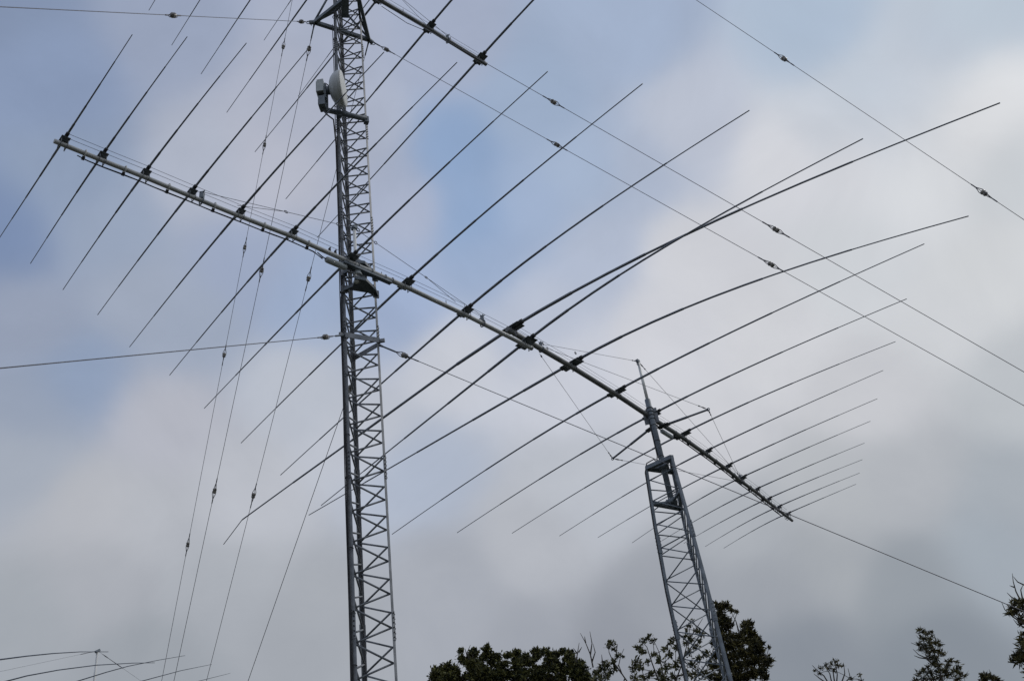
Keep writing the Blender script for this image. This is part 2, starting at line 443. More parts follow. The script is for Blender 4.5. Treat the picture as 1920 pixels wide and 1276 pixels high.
for t in (3.53, 3.62): q = ptA(t, .12); ba.beam(q + Vector((0, 0, .03)), q + Vector((0, 0, .075)), .03, .03); ba.tube(q + Vector((0, 0, .085)) - uA * .02, q + Vector((0, 0, .085)) + uA * .02, .012, n=6)
ba.build('balun', None, A)
# mounting channel under the boom, clamped to the mast
mo = MB().use('steel'); c0, c1 = ptA(3.74, .113 - .052), ptA(4.52, .113 - .052)
mo.beam(c0, c1, .065, .035); mo.use('galv')
for t in (3.78, 3.98, 4.2, 4.42, 4.54): mo.ring(ptA(t, interp(EA, t)), bA, .043, .006, 12, 5)
mo.build('boom_mount', None, A)
# king post and stays
RODA = polar(-10.45, 10.70)
rd = MB(); rd.path([up(RODA, 10.84), up(RODA, 10.90), up(RODA, 10.901), up(RODA, 11.82)], [.030, .030, .024, .022], 12)
rd.build('king_post', 'white', A)
kt = MB(); tA = up(RODA, 11.84); kt.beam(tA - uA * .04, tA + uA * .04, .06, .05); kt.ring(tA + bA * .06, uA, .03, .007); kt.ring(tA - bA * .06, uA, .03, .007)
kt.build('post_cap', 'steel', A)
ws = MB()
for tt, f1, f2 in ((1.688, .12, .48), (6.17, .16, .55)):
    e_ = ptA(tt, interp(EA, tt) + .15)
    r1, r2 = tA.lerp(e_, f1), tA.lerp(e_, f2); d_ = (e_ - tA).normalized()
    ws.tube(tA, r1 - d_ * .02, .004, n=5); ws.ring(r1, uA, .024, .006); ws.tube(r1 + d_ * .02, r2 - d_ * .02, .0038, n=5)
    ws.ring(r2, uA + Vector((0, 0, .3)), .024, .006)
    ws.tube(r2 + d_ * .02, e_, .0035, n=5); ws.tube(r2 + d_ * .02, e_ - d_ * .5 - Vector((0, 0, .09)), .0035, n=5)
    stay_clamp(A, ptA(tt, interp(EA, tt)), bA)
ws.build('stay_wire', 'wire', A)
MB().tube(ptA(5.85, .15), ptA(5.85, .26), .004, n=5).build('wire_spacer', 'wire', A)

# --- swing bracket with rotator holding antenna A in front of the tower
rb = empty('rotator_bracket', up(TC, 10.8))
tag(rb, 'pair of hexagonal steel shelves with rotator, behind the pale boom on the tall tower', 'rotator')
nfc = ((TL_ + TR_) / 2 - TC).normalized()
ex = (TR_ - TL_).normalized()
MASTA = polar(-10.35, 10.72)
for zz_ in (10.90, 11.20):
    l_, r_ = up(TL_, zz_) + nfc * .05, up(TR_, zz_) + nfc * .05
    mc = up(MASTA, zz_)
    sh = [l_ - ex * .03, l_ + ex * .08 + nfc * .13, mc + nfc * .06 - ex * .05, mc + nfc * .06 + ex * .09, r_ - ex * .05 + nfc * .13, r_ + ex * .03]
    mb = MB().use('plate'); mb.prism(sh, (0, 0, .012))
    for a, b in zip(sh, sh[1:]): mb.beam(a + Vector((0, 0, -.02)), b + Vector((0, 0, -.02)), .012, .045)
    mb.use('galv')
    for q in (l_, r_): mb.beam(q - Vector((0, 0, .06)), q + Vector((0, 0, .06)), .08, .025, side=ex)
    mb.build('shelf', None, rb)
MB().path([up(MASTA, 10.86), up(MASTA, 10.92), up(MASTA, 11.27)], .036, 14).build('mast', 'galv', rb)
mb = MB().use('galv'); q = up(MASTA, 11.06)
mb.beam(q - bA * .17, q + bA * .15, .012, .17); mb.use('rubber')
for s1 in (-.12, -.05, .05, .12):
    for s2 in (-.07, .07): mb.tube(q + bA * s1 + Vector((0, 0, s2)) - uA * .03, q + bA * s1 + Vector((0, 0, s2)) + uA * .03, .008, n=6)
mb.build('clamp_plate', None, rb)
mb = MB().path([up(MASTA, 10.97), up(MASTA, 10.99), up(MASTA, 11.0), up(MASTA, 11.07), up(MASTA, 11.08)], [.06, .065, .055, .055, .04], 16); mb.build('rotator', 'radio', rb)

# --- antenna C: same kind, higher on the same tower, only its near end in view
bC, uC = frame_of(45.38); PC = Vector((-1.86, 10.183, 17.2))
ptC = lambda t, dz=0: PC + bC * t + Vector((0, 0, dz))
Cr = empty('log_periodic_antenna', ptC(0))
tag(Cr, 'antenna whose dark boom end with three elements enters from the top edge', 'antenna', 'log periodic antennas')
EC = [(2.891, 0.0, 5.707, 0.044), (1.746, 0.05, 5.036, -0.035), (0.686, 0.05, 4.379, 0.134), (-0.305, 0.03, 3.606, -0.085), (-1.091, 0.0, 3.046, -0.085), (-1.774, 0.0, 2.764, -0.085), (-2.38, 0.0, 2.332, -0.085), (-2.95, 0, 2.06, -.08), (-3.5, 0, 1.8, -.07), (-3.95, 0, 1.6, -.06)]
MB().path([ptC(-4.05), ptC(0, .04), ptC(1.746, .05), ptC(2.891), ptC(3.03, -.01)], .036, 12).build('boom', 'boomd', Cr)
for i, (t, dz, Lh, d) in enumerate(EC):
    element(Cr, ptC(t, dz), uC, ((Lh, -.4 if i < 3 else -.1), (Lh, d)), (.0225, .0205, .0195, .0175, .0165, .015, .0145, .014, .0135, .013)[i], pl=(.25, .17) if i == 0 else (.24, .14))
parallel_wires(Cr, [ptC(-4), ptC(0, .03), ptC(2.9)], bC, .012, (.10, .15), (.75, .9))
stay_clamp(Cr, ptC(2.15, .03), bC)
topC = up(PC, 18.1) - uC * .0
MB().tube(up(PC, 16.9), topC, .024, n=10).build('king_post', 'white', Cr)
w = MB()
for tt in (2.15, -2.1): w.tube(topC, ptC(tt, .17), .0038, n=5); w.tube(topC.lerp(ptC(tt, .17), .5), ptC(tt * .8, .10), .0034, n=5)
w.build('stay_wire', 'wire', Cr)
mb = MB(); mb.beam(ptC(-.3, -.06), ptC(.35, -.06), .1, .05); mb.beam(ptC(0, -.08), up(TL_.lerp(TR_, .4), 17.12), .12, .04); mb.build('boom_mount', 'steel', Cr)
cb = MB().path([ptC(.75, -.04) - uC * .04, ptC(1.3, -.035) - uC * .075, ptC(1.72, -.01) - uC * .03], .006, 6); cb.build('coaxial_cable', 'rubber', Cr)

# --- antenna D: topmost, two element tips reach into the view
PD = Vector((-1.86, 10.183, 21.0)); ptD = lambda t, dz=0: PD + bC * t + Vector((0, 0, dz))
D = empty('log_periodic_antenna', ptD(0))
tag(D, 'topmost antenna, only two thin element tips showing left of the star bracket', 'antenna', 'log periodic antennas')
MB().path([ptD(-4.0), ptD(2.2)], .034, 12).build('boom', 'boomd', D)
for t, Lh in ((2.09, 5.15), (.72, 4.24), (-.3, 3.5), (-1.1, 3.0), (-1.8, 2.7), (-2.4, 2.3), (-3.0, 2.0), (-3.5, 1.8)):
    element(D, ptD(t), uC, ((Lh, -.2), (Lh, -.2)), .017)
mb = MB(); mb.beam(ptD(-.3, -.06), ptD(.35, -.06), .1, .05); mb.beam(ptD(0, -.08), up(TL_.lerp(TR_, .4), 20.92), .12, .04); mb.build('boom_mount', 'steel', D)

# ------------------------------------------------------------------ second tower with antenna B
SC2 = 16.78 / 16.6
T2c = polar(8.06, 16.78)
t2 = empty('lattice_tower', (T2c.x, T2c.y, 0))
tag(t2, 'shorter blue grey lattice tower before the trees, thick mast rising from its open head', 'radio tower')
tops = [polar(7.04, 16.5 * SC2), polar(8.68, 16.3 * SC2), polar(8.55, 16.83 * SC2)]
Z2 = lambda z: 1.6 + (z - 1.6) * SC2
LEGAZ = {0: ((0, 6.45), (6.8, 6.61), (8.3, 6.64), (9.55, 6.80), (10.66, 7.04), (11, 7.04)),
         1: ((0, 9.05), (6.8, 8.90), (7.8, 8.87), (8.8, 8.84), (9.55, 8.775), (10.66, 8.68), (11, 8.68)),
         2: ((0, 8.75), (6.8, 8.62), (8.0, 8.54), (9.2, 8.47), (10.0, 8.45), (10.66, 8.55), (11, 8.55))}
LEGD = {0: ((0, 16.60), (11, 16.68)), 1: ((0, 15.95), (8.3, 16.20), (10.66, 16.48), (11, 16.48)), 2: ((0, 17.75), (8.3, 17.30), (10.66, 17.01), (11, 17.01))}
def table(tb, z):
    for (a, fa), (b, fb) in zip(tb, tb[1:]):
        if z <= b: return fa + (fb - fa) * (z - a) / (b - a)
    return tb[-1][1]
def lp(i, z): # leg centre, each leg straight between its section joints
    q = polar(table(LEGAZ[i], z), table(LEGD[i], z)); return Vector((q.x, q.y, Z2(z)))
lvl = [0, 6.8, 8.3, 9.55, 10.66]
legs2 = []
for i in range(3):
    mb = MB()
    for a, b in zip(lvl, lvl[1:]):
        mb.beam(lp(i, a), lp(i, b) + (lp(i, b) - lp(i, a)) * .002, (.040, .047, .040)[i], (.040, .045, .040)[i], side=(tops[i] - T2c))
    lg = mb.build('leg', 'steel', t2); legs2.append(lg)
for i in range(3):
    for z in (9.15, 7.65, 5.6, 3.2):
        mb = MB(); a, b = lp(i, z - .16), lp(i, z + .16); mb.use('steel').beam(a, b, .062, .058, side=(tops[i] - T2c)); mb.use('galv')
        o_ = (tops[i] - T2c).normalized()
        for k in range(5): q = a.lerp(b, .1 + .2 * k); mb.tube(q - o_ * .05, q + o_ * .05, .008, n=6)
        mb.build('splice_plate', None, legs2[i])
def brace2(i, j, nodes_i, nodes_j, order):
    mb = MB()
    for a, b in order: mb.tube(lp(i, a), lp(j, b), .0105, n=6)
    return mb.build('lattice_bracing', 'steel', t2)
# upper part: straight bars and zigzag; lower part: longer crossing bays
ordn, ordf, ordr = [], [], []
for a in (10.4, 9.99, 9.54, 9.1): ordn += [(a, a - .45), (a - .02, a)]
for h_ in (10.2, 9.78, 9.34, 8.95): ordf += [(h_, h_ + .05), (h_ + .01, h_ + .45)]
for a in (10.5, 10.1, 9.7, 9.3, 8.9): ordr += [(a, a - .2), (a - .2, a - .4)]
zz = 8.49
while zz > .8:
    p = .42 + (8.49 - zz) * .02
    ordn += [(zz, zz - p * .9), (zz - .01, zz + p * .93)]
    ordf += [(zz - .02, zz - p), (zz + .02, zz + p * .98)]
    ordr += [(zz, zz - p * .5), (zz - p * .5, zz - p)]
    zz -= p + .01
for o_ in (ordn, ordf, ordr):
    o_[:] = [(max(.05, a), max(.05, b)) for a, b in o_ if max(a, b) < 10.62]
brace2(0, 1, 0, 0, ordn); brace2(0, 2, 0, 0, ordf); brace2(1, 2, 0, 0, ordr)
for z, w_ in ((10.63, .075), (9.93, .06)):
    mb = MB().use('steel')
    for i, j in ((0, 1), (0, 2), (1, 2)):
        if z < 10 and (i, j) == (0, 1): continue
        mb.beam(lp(i, z), lp(j, z), w_, w_)
    mb.build('head_frame', None, t2)
    mb = MB().use('steel'); c_ = Vector((T2c.x, T2c.y, Z2(z) - .0))
    for j in (0, 1, 2): mb.beam(c_.lerp(lp(j, z), .25), c_.lerp(lp(j, z), .95) - Vector((0, 0, .012)), .05, .035)
    mb.path([c_ - Vector((0, 0, .05)), c_ - Vector((0, 0, .03)), c_ + Vector((0, 0, .03)), c_ + Vector((0, 0, .05))], [.08, .10, .10, .08], 16)
    mb.use('galv')
    for k in range(6): q = c_ + Vector((cos(k * pi / 3), sin(k * pi / 3), 0)) * .083; mb.tube(q - Vector((0, 0, .065)), q + Vector((0, 0, .065)), .011, n=6)
    mb.build('bearing_plate', None, t2)
mb = MB(); mb.path([up(T2c, Z2(9.86)), up(T2c, 11.9), up(T2c, 12.2)], .053, 20); mast2 = mb.build('mast', 'steel', t2)
for z in (11.28, 10.95, 11.62): MB().ring(up(T2c, z), (0, 0, 1), .055, .006, 18, 5).build('cable_strap', 'rubber', t2)
mb = MB(); q0 = T2c + Vector((-.064, -.015, 0))
mb.path([up(q0, 11.75), up(q0, 11.3), up(q0, 10.98), Vector((q0.x - .03, q0.y, 10.86)), lp(0, 10.66) + Vector((.16, 0, .13)), lp(0, 10.66) + Vector((.02, 0, .07)), lp(0, 10.55) + Vector((-.035, 0, 0))] + [lp(0, z) + Vector((-.034, -.012, 0)) for z in (10, 9.5, 9, 8.3, 7.5, 6.8, 3, .1)], .011, 6)
mb.build('feed_cable', 'rubber', t2)
mb = MB(); mb.beam((T2c.x, T2c.y, -.3), (T2c.x, T2c.y, .05), 1.7, 1.7, side=(1, 0, 0)); mb.build('foundation', 'conc', t2)

bB, uB = frame_of(34.754); PB = Vector((0.021, 13.375, 11.8))
EB = [(0.0, 0.0, 7.669, -1.071, 7.269, -0.872), (1.641, 0.08, 6.638, -1.235, 6.741, -0.023), (2.998, 0.106, 5.799, -0.347, 5.767, -0.464), (4.148, 0.084, 5.036, -0.308, 5.008, -0.366), (5.229, 0.093, 4.39, -0.28, 4.401, -0.305), (6.115, 0.047, 3.813, -0.115, 3.806, -0.296), (6.895, -0.009, 3.34, -0.091, 3.338, -0.232), (7.455, -0.084, 2.923, -0.078, 2.846, -0.319), (8.097, -0.125, 2.494, -0.073, 2.456, -0.192), (8.582, -0.19, 2.204, -0.072, 2.19, -0.154), (9.016, -0.239, 1.935, -0.053, 1.909, -0.169), (9.417, -0.276, 1.664, -0.016, 1.661, -0.153)]
ptB = lambda t, dz=0: PB + bB * t + Vector((0, 0, dz))
B = empty('log_periodic_antenna', ptB(4.3, 0))
tag(B, 'twelve element antenna on the shorter tower, stayed by wires from a pale post', 'antenna', 'log periodic antennas')
MB().path([ptB(-.12)] + [ptB(r[0], r[1]) for r in EB] + [ptB(9.62, -.295)], [.046] * 4 + [.046, .044, .042, .040, .038, .036, .034, .032, .030, .030], 14).build('boom', 'boomd', B)
for i, r in enumerate(EB):
    r0 = (.027, .0245, .0215, .0195, .018, .0165, .0155, .0145, .0140, .0135, .013, .0125)[i]
    right = (r[2], r[3]); left = (r[4], r[5])
    if i == 0: left = ((0, 0, 1), (1.2, -.06, 1), (1.21, -.06, .8), (3.743, -.30, .8), (3.75, -.30, .6), (5.3, -.44, .6), (5.31, -.44, .45), (6.723, -.578, .45), (6.75, -.585, .3), (7.269, -.872, .25))
    element(B, ptB(r[0], r[1]), uB, (right, left), r0, pl=(.40, .19) if i < 2 else (.34, .16) if i < 5 else (.24, .13) if i < 8 else (.15, .11))
parallel_wires(B, [ptB(r[0], r[1]) for r in EB], bB, .012, (.115, .165), (.24, .47))
cb = MB()
for k, (dz, ds) in enumerate(((-.045, -.05), (-.06, -.03), (-.03, -.062))):
    cb.path([ptB(t, interp(EB, t) + dz + .003 * sin(t * 8 + k)) + uB * ds for t in [4.95 + .25 * j for j in range(18)]], .0065, 6)
cb.build('coaxial_cable', 'rubber', B)
for t in (4.95, 5.45, 5.95, 6.45, 7.15, 7.8, 8.35, 8.8): p = ptB(t, interp(EB, t)); cl_ = MB(); cl_.use('galv').ring(p, bB, .045, .007, 12, 5); cl_.use('rubber').beam(p - uB * .05 - Vector((0, 0, .06)), p - uB * .01 - Vector((0, 0, .03)), .03, .035); cl_.build('cable_clip', None, B)
ba = MB().use('radio'); p0, p1 = ptB(4.52, -.02) - uB * .05, ptB(4.84, -.02) - uB * .05
ba.path([p0 - bB * .01, p0, p1, p1 + bB * .012], [.03, .044, .044, .03], 14)
ba.use('rubber').path([p0, p0 - bB * .12 + Vector((0, 0, .01)), p0 - bB * .3 - uB * .05 + Vector((0, 0, .03))], .009, 6)
for t in (4.6, 4.72): q = ptB(t, .09); ba.beam(q + Vector((0, 0, .03)), q + Vector((0, 0, .08)), .03, .03)
ba.build('balun', None, B)
# clamp to the mast, king post, outrigger struts and stays
mb = MB().use('galv'); bm = ptB(4.09, .084); mm = up(T2c, bm.z)
nd = (bm - mm); nd.z = 0; gp = nd.length; nd.normalize()
mb.beam(mm + nd * .068 - Vector((0, 0, .17)), mm + nd * .068 + Vector((0, 0, .15)), .27, .014, side=(1, -.15, 0))
mb.use('steel')
for z in (-.12, -.04, .04, .12):
    mb.ring(mm + Vector((0, 0, z)), (0, 0, 1), .060, .009, 16, 5)
    for s1 in (-.13, .13): mb.tube(mm + nd * .05 + bB * s1 * .7 + Vector((0, 0, z)), mm + nd * .15 + bB * s1 * .7 + Vector((0, 0, z)), .012, n=6)
mb.beam(mm + nd * .09, bm - nd * .02, .22, .10)
mb.build('boom_mount', None, B)
kp = MB(); kp.tube(up(T2c, 12.18), up(T2c, 13.08), .030, .026, n=12); kp.build('king_post', 'white', B)
tB = up(T2c, 13.1)
kc = MB(); kc.beam(tB - bB * .05, tB + bB * .03, .05, .06); kc.ring(tB - bB * .05 - Vector((0, 0, .09)), uB, .025, .006); kc.build('post_cap', 'steel', B)
sp = {}
for sgn, Ls, dz, t0 in ((1, 1.069, -.313, 4.35), (-1, 1.097, -.321, 4.22)):
    e_ = ptB(4.30, .11) + uB * sgn * (Ls - 0) + Vector((0, 0, dz + .0)); s_ = ptB(t0, .084 - .12) + uB * sgn * .06
    q = MB().use('alu'); q.path([s_, s_.lerp(e_, .55), s_.lerp(e_, .56), e_], [.024, .024, .019, .019], 10); q.use('rubber').beam(s_ - uB * sgn * .08, s_ + (e_ - s_).normalized() * .16, .09, .03)
    q.use('steel').ring(e_, bB, .028, .008)
    q.build('strut', None, B); sp[sgn] = e_
cA, cB_ = ptB(.77, .05), ptB(7.45, -.06)
stay_clamp(B, ptB(.77, .03), bB); stay_clamp(B, ptB(7.45, -.08), bB)
w = MB()
for a, b in ((tB, cA + Vector((0, 0, .1))), (tB, cB_ + Vector((0, 0, .1))), (sp[1], cA + uB * .05), (sp[1], cB_ + Vector((0, 0, .05))), (sp[-1], cA - uB * .05 - Vector((0, 0, .08))), (sp[-1], cB_ - uB * .06)):
    d_ = (b - a).normalized(); w.tube(a, b, .0036, n=5); w.path([a + d_ * .06, a + d_ * .12, a + d_ * .18, a + d_ * .24], [.008, .014, .006, .013], 6); w.ring(b - d_ * .08, uB, .02, .005)
q = tB.lerp(cA, .68); w.ring(q, uB, .022, .007)
w.build('stay_wire', 'wire', B)

# ------------------------------------------------------------------ antenna E, low on the left beyond the frame
bE, uE = frame_of(20); ME = polar(-24.9, (9 - 1.6) / math.tan(radians(17.8)))
E_ = empty('log_periodic_antenna', (ME.x, ME.y, 9))
tag(E_, 'distant antenna with drooping elements around a thin pale post, lower left corner', 'antenna')
def solve3(c1, c2, c3, rhs):
    m_ = Matrix((c1, c2, c3)).transposed(); return m_.inverted() @ rhs
ELS = [(5, [(203,1221),(150,1221),(100,1224),(50,1229),(0,1235.5)], .014), (3.2, [(290,1241.5),(250,1242),(180,1246),(110,1255),(50,1266),(12,1276)], .015), (1.6, [(347,1228),(300,1236),(240,1248),(200,1259),(145,1276)], .013), (.4, [(397,1244.5),(340,1256),(265,1276)], .012), (-.6, [(432,1261),(372,1276)], .010)]
bases = []
for t, px, r0 in ELS:
    bs = Vector((ME.x, ME.y, 9)) - bE * t; bs.z = 9 + (.35 - .12 * t)
    pts = []
    for p in px:
        d = ray(*p); s_ = solve3(uE, Vector((0, 0, 1)), -d, EYE - bs); pts.append(bs + uE * s_[0] + Vector((0, 0, s_[1])))
    s0 = (pts[-1] - bs).dot(uE); zend = pts[-1].z
    bs.z = zend + .02 if zend > bs.z else bs.z
    c = bs.copy(); mirror = [c - uE * (p - c).dot(uE) + Vector((0, 0, p.z - c.z)) for p in pts]
    full = pts + [c] + mirror[::-1]
    k = len(pts)
    rad = [r0 * (.3 + .7 * (i / k)) for i in range(k)] + [r0] + [r0 * (.3 + .7 * (i / k)) for i in range(k)][::-1]
    MB().path(full, rad, 8).build('element', 'alu', E_)
    bases.append(c)
MB().path([bases[0] - bE * .3] + bases + [bases[-1] + bE * 2.0], .04, 12).build('boom', 'boomd', E_)
for k, Lh in ((1.0, 2.6), (1.8, 2.2)):
    c = bases[-1] + bE * k; MB().path([c - uE * Lh - Vector((0, 0, .1)), c + Vector((0, 0, .05)), c + uE * Lh - Vector((0, 0, .1))], [.005, .012, .005], 8).build('element', 'alu', E_)
tE = at(183, 1219, hypot(ME.x, ME.y)); 
MB().tube(up(ME, 8.9), tE, .028, .024, n=10).build('king_post', 'white', E_)
mb = MB(); mb.beam(tE - bE * .05 - Vector((0, 0, .04)), tE + bE * .05 + Vector((0, 0, .03)), .05, .05); mb.build('post_cap', 'steel', E_)
w = MB()
for px, dd in (((0, 1258), 20), ((265, 1276), 24)):
    d = ray(*px); q = EYE + d * (dd / hypot(d.x, d.y)); q = tE + (q - tE) * 1.05
    w.tube(tE, q, .0022, n=5); dn = (q - tE).normalized(); w.path([tE + dn * .15, tE + dn * .25, tE + dn * .35, tE + dn * .7, tE + dn * .8], [.005, .010, .005, .009, .004], 6)
w.build('stay_wire', 'wire', E_)
mE = empty('antenna_mast', (ME.x, ME.y, 0)); tag(mE, 'plain tubular mast carrying the distant antenna at the lower left corner', 'mast')
MB().tube(up(ME, 0), up(ME, 9.2), .09, .07, n=14).build('pole', 'steel', mE)
MB().tube(up(ME, 9.0) + Vector((.12, 0, 0)), up(ME, 9.3) + Vector((.12, 0, 0)), .02, n=8).build('clamp', 'steel', mE)

# ------------------------------------------------------------------ guy wires with egg insulators
def insulator_proto():
    mb = MB().use('cer')
    prof = [(-.048, .012), (-.042, .026), (-.025, .036), (-.008, .030), (0, .027), (.008, .030), (.025, .036), (.042, .026), (.048, .012)]
    mb.path([(0, 0, z) for z, _ in prof], [r for _, r in prof], 14)
    mb.use('wire')
    for sgn, pl_ in ((1, Vector((1, 0, 0))), (-1, Vector((0, 1, 0)))):
        for s2 in (-1, 1):
            mb.path([pl_ * s2 * .014 - Vector((0, 0, sgn * .03)), pl_ * s2 * .034 + Vector((0, 0, sgn * .01)), pl_ * s2 * .030 + Vector((0, 0, sgn * .06)), pl_ * s2 * .010 + Vector((0, 0, sgn * .115)), pl_ * s2 * .003 + Vector((0, 0, sgn * .14))], .0055, 6)
        mb.path([(0, 0, sgn * .13), (0, 0, sgn * .145), (0, 0, sgn * .21), (0, 0, sgn * .225)], [.006, .009, .009, .005], 8)
    return mb.build('insulator', None)
proto = insulator_proto(); used = [False]
LZ = Vector((0, 0, 1))
def guy(P0, P1, fr, label, r_=.0044, sag=.0):
    P0, P1 = Vector(P0), Vector(P1)
    d = (P1 - P0); mb = MB()
    pts = [P0.lerp(P1, k / 16) - Vector((0, 0, sag * 4 * (k / 16) * (1 - k / 16))) for k in range(17)]
    mb.path(pts, r_, 6)
    o = mb.build('guy_wire', 'wire', None, origin=P1)
    tag(o, label, 'guy wire', 'guy wires of the main tower')
    q = d.normalized().to_track_quat('Z', 'Y')
    fit = MB().path([P0, P0 + d.normalized() * .03, P0 + d.normalized() * .10, P0 + d.normalized() * .28, P0 + d.normalized() * .3], [.012, .02, .012, .012, .006], 8)
    fit.build('wire_grip', 'steel', o)
    for i, f in enumerate(fr):
        if not used[0]: ins = proto; used[0] = True
        else: ins = proto.copy(); COL.objects.link(ins)
        ins.parent = o
        ins.location = P0.lerp(P1, f) - P1 - Vector((0, 0, sag * 4 * f * (1 - f)))
        ins.rotation_mode = 'QUATERNION'; ins.rotation_quaternion = q @ Quaternion((0, 0, 1), i * 1.3 + f * 9)
    return o
AL, AR, AF = (-10.25, 22.87, 0), (12.47, 10.95, 0), (-6.75, -2.73, 0)
guy((-2.552, 10.88, 17.2), (-6.677, -2.786, 0.0), [0.0306, 0.2414], 'nearly level wire at the top left, running left from the star bracket')
guy((-2.161, 10.735, 10.15), (-7.009, -2.669, 0.0), [0.0331], 'wire running left to the frame edge from the collar below the pale boom', .0052)
guy((-1.705, 11.404, 17.2), (12.476, 10.95, 0.0), [0.021, 0.2016, 0.3809], 'lower of the parallel wire pair running to the right edge, three insulators')
guy((-1.705, 10.363, 17.2), (12.474, 10.809, 0.0), [0.2014, 0.3803], 'upper of the parallel wire pair running to the right edge, two insulators')
guy((-1.771, 10.937, 10.073), (12.476, 11.201, 0.0), [0.0245], 'wire passing behind the shorter tower and into the tree at the right edge', .0046)
guy((-1.771, 10.937, 26.72), (12.469, 10.603, 0.0), [0.4647, 0.5911], 'lone wire with two insulators crossing the empty sky at the upper right')
guy((-2.148, 11.175, 26.22), (-10.255, 22.89, 0.0), [0.2161, 0.2916, 0.3673, 0.4434, 0.5691], 'leftmost of the four steep wires falling to the lower left, five insulators')
guy((-2.552, 10.88, 17.2), (-10.279, 22.872, 0.0), [0.021, 0.1963, 0.3686], 'second from left of the four steep wires falling to the lower left, three insulators')
guy((-1.705, 11.404, 17.2), (-10.188, 22.932, 0.0), [0.1954, 0.3686], 'third from left of the four steep wires falling to the lower left')
guy((-2.148, 11.175, 9.768), (-10.459, 22.757, 0.0), [0.0093], 'rightmost of the four steep wires falling to the lower left, starting at the collar')

# ------------------------------------------------------------------ microwave dish
ds = empty('microwave_dish', (-2.12, 10.62, 14.3))
tag(ds, 'small white round dish with grey radio boxes high on the tall tower', 'dish')
ax = polar(90, 1).normalized(); ax = (ax + Vector((0, 0, -.02))).normalized()
cD = at(643, 166, 10.55) 
Rr_ = .285
def rev(mb, prof, n=36):
    mb.path([cD + ax * t for t, _ in prof], [r for _, r in prof], n, cap=False); return mb
rev(MB(), [(-.205, .03), (-.200, Rr_ * .33), (-.185, Rr_ * .53), (-.16, Rr_ * .70), (-.125, Rr_ * .84), (-.085, Rr_ * .94), (-.045, Rr_ * .985), (-.04, Rr_), (0, Rr_), (0, Rr_ * .98)]).build('reflector', 'dish', ds)
rev(MB(), [(.004, Rr_ * .995), (.012, Rr_ * .97), (.02, Rr_ * .8), (.026, Rr_ * .4), (.028, .001)]).build('radome', 'radome', ds)
hub = MB().use('steel'); hub.path([cD - ax * .20, cD - ax * .27], [.07, .065], 20); 
sd_ = Vector((0, 0, 1)).cross(ax).normalized()
hub.beam(cD - ax * .28 - LZ * .22, cD - ax * .28 + LZ * .12, .12, .05, side=sd_)
hub.tube(cD - ax * .28 + sd_ * .06 - LZ * .42, cD - ax * .28 + sd_ * .06 + LZ * .08, .035, n=12)
hub.use('rubber').path([cD - ax * .2 + LZ * .08, cD - ax * .26 + LZ * .17, cD - ax * .33 + LZ * .14], .009, 6)
hub.build('dish_mount', None, ds)
rx = MB().use('radio'); q = cD - ax * .33 - LZ * .02 - sd_ * .02
def box(mb, c, sx, sy, sz):
    mb.beam(c - LZ * sz / 2, c + LZ * sz / 2, sx, sy, side=ax); return mb
box(rx, q + LZ * .02, .10, .22, .27); box(rx, q - ax * .058 + LZ * .02, .018, .18, .23)
rx.use('rubber'); box(rx, q - ax * .069 + LZ * .0, .006, .03, .05)
rx.tube(q + LZ * .15, q + LZ * .21, .007, n=6); rx.tube(q + LZ * .205, q + LZ * .225, .014, n=8)
for k in range(5): box(rx, q + sd_ * (-.08 + .04 * k) - ax * .0 - LZ * .125, .08, .008, .03)
rx.build('radio_unit', None, ds)
rx = MB().use('steel'); q2 = cD - ax * .32 - LZ * .29 
box(rx, q2, .10, .16, .20); rx.use('galv'); box(rx, q2 - ax * .056, .01, .11, .12)
rx.use('rubber').path([q2 - LZ * .1, q2 - LZ * .25 + ax * .05, q2 - LZ * .4 + ax * .16, up(TL_, q2.z - .62) - ex * .045, up(TL_, q2.z - 1.6) - ex * .04], .012, 6)
rx.build('junction_box', None, ds)
zr = 14.50
arm = MB().use('steel'); aR, aL = up(TR_, zr) + nfc * .06 + ex * .0, up(TL_, zr) + nfc * .06 - ex * .22
arm.tube(aR, aL, .042, n=14)
arm.tube(aL + LZ * .02, cD - ax * .28 + sd_ * .06 - LZ * .40, .034, n=12)
for p in (TL_, TR_): arm.beam(up(p, zr - .07) + nfc * .04, up(p, zr + .07) + nfc * .03, .07, .07, side=ex)
arm.build('mount_arm', None, ds)

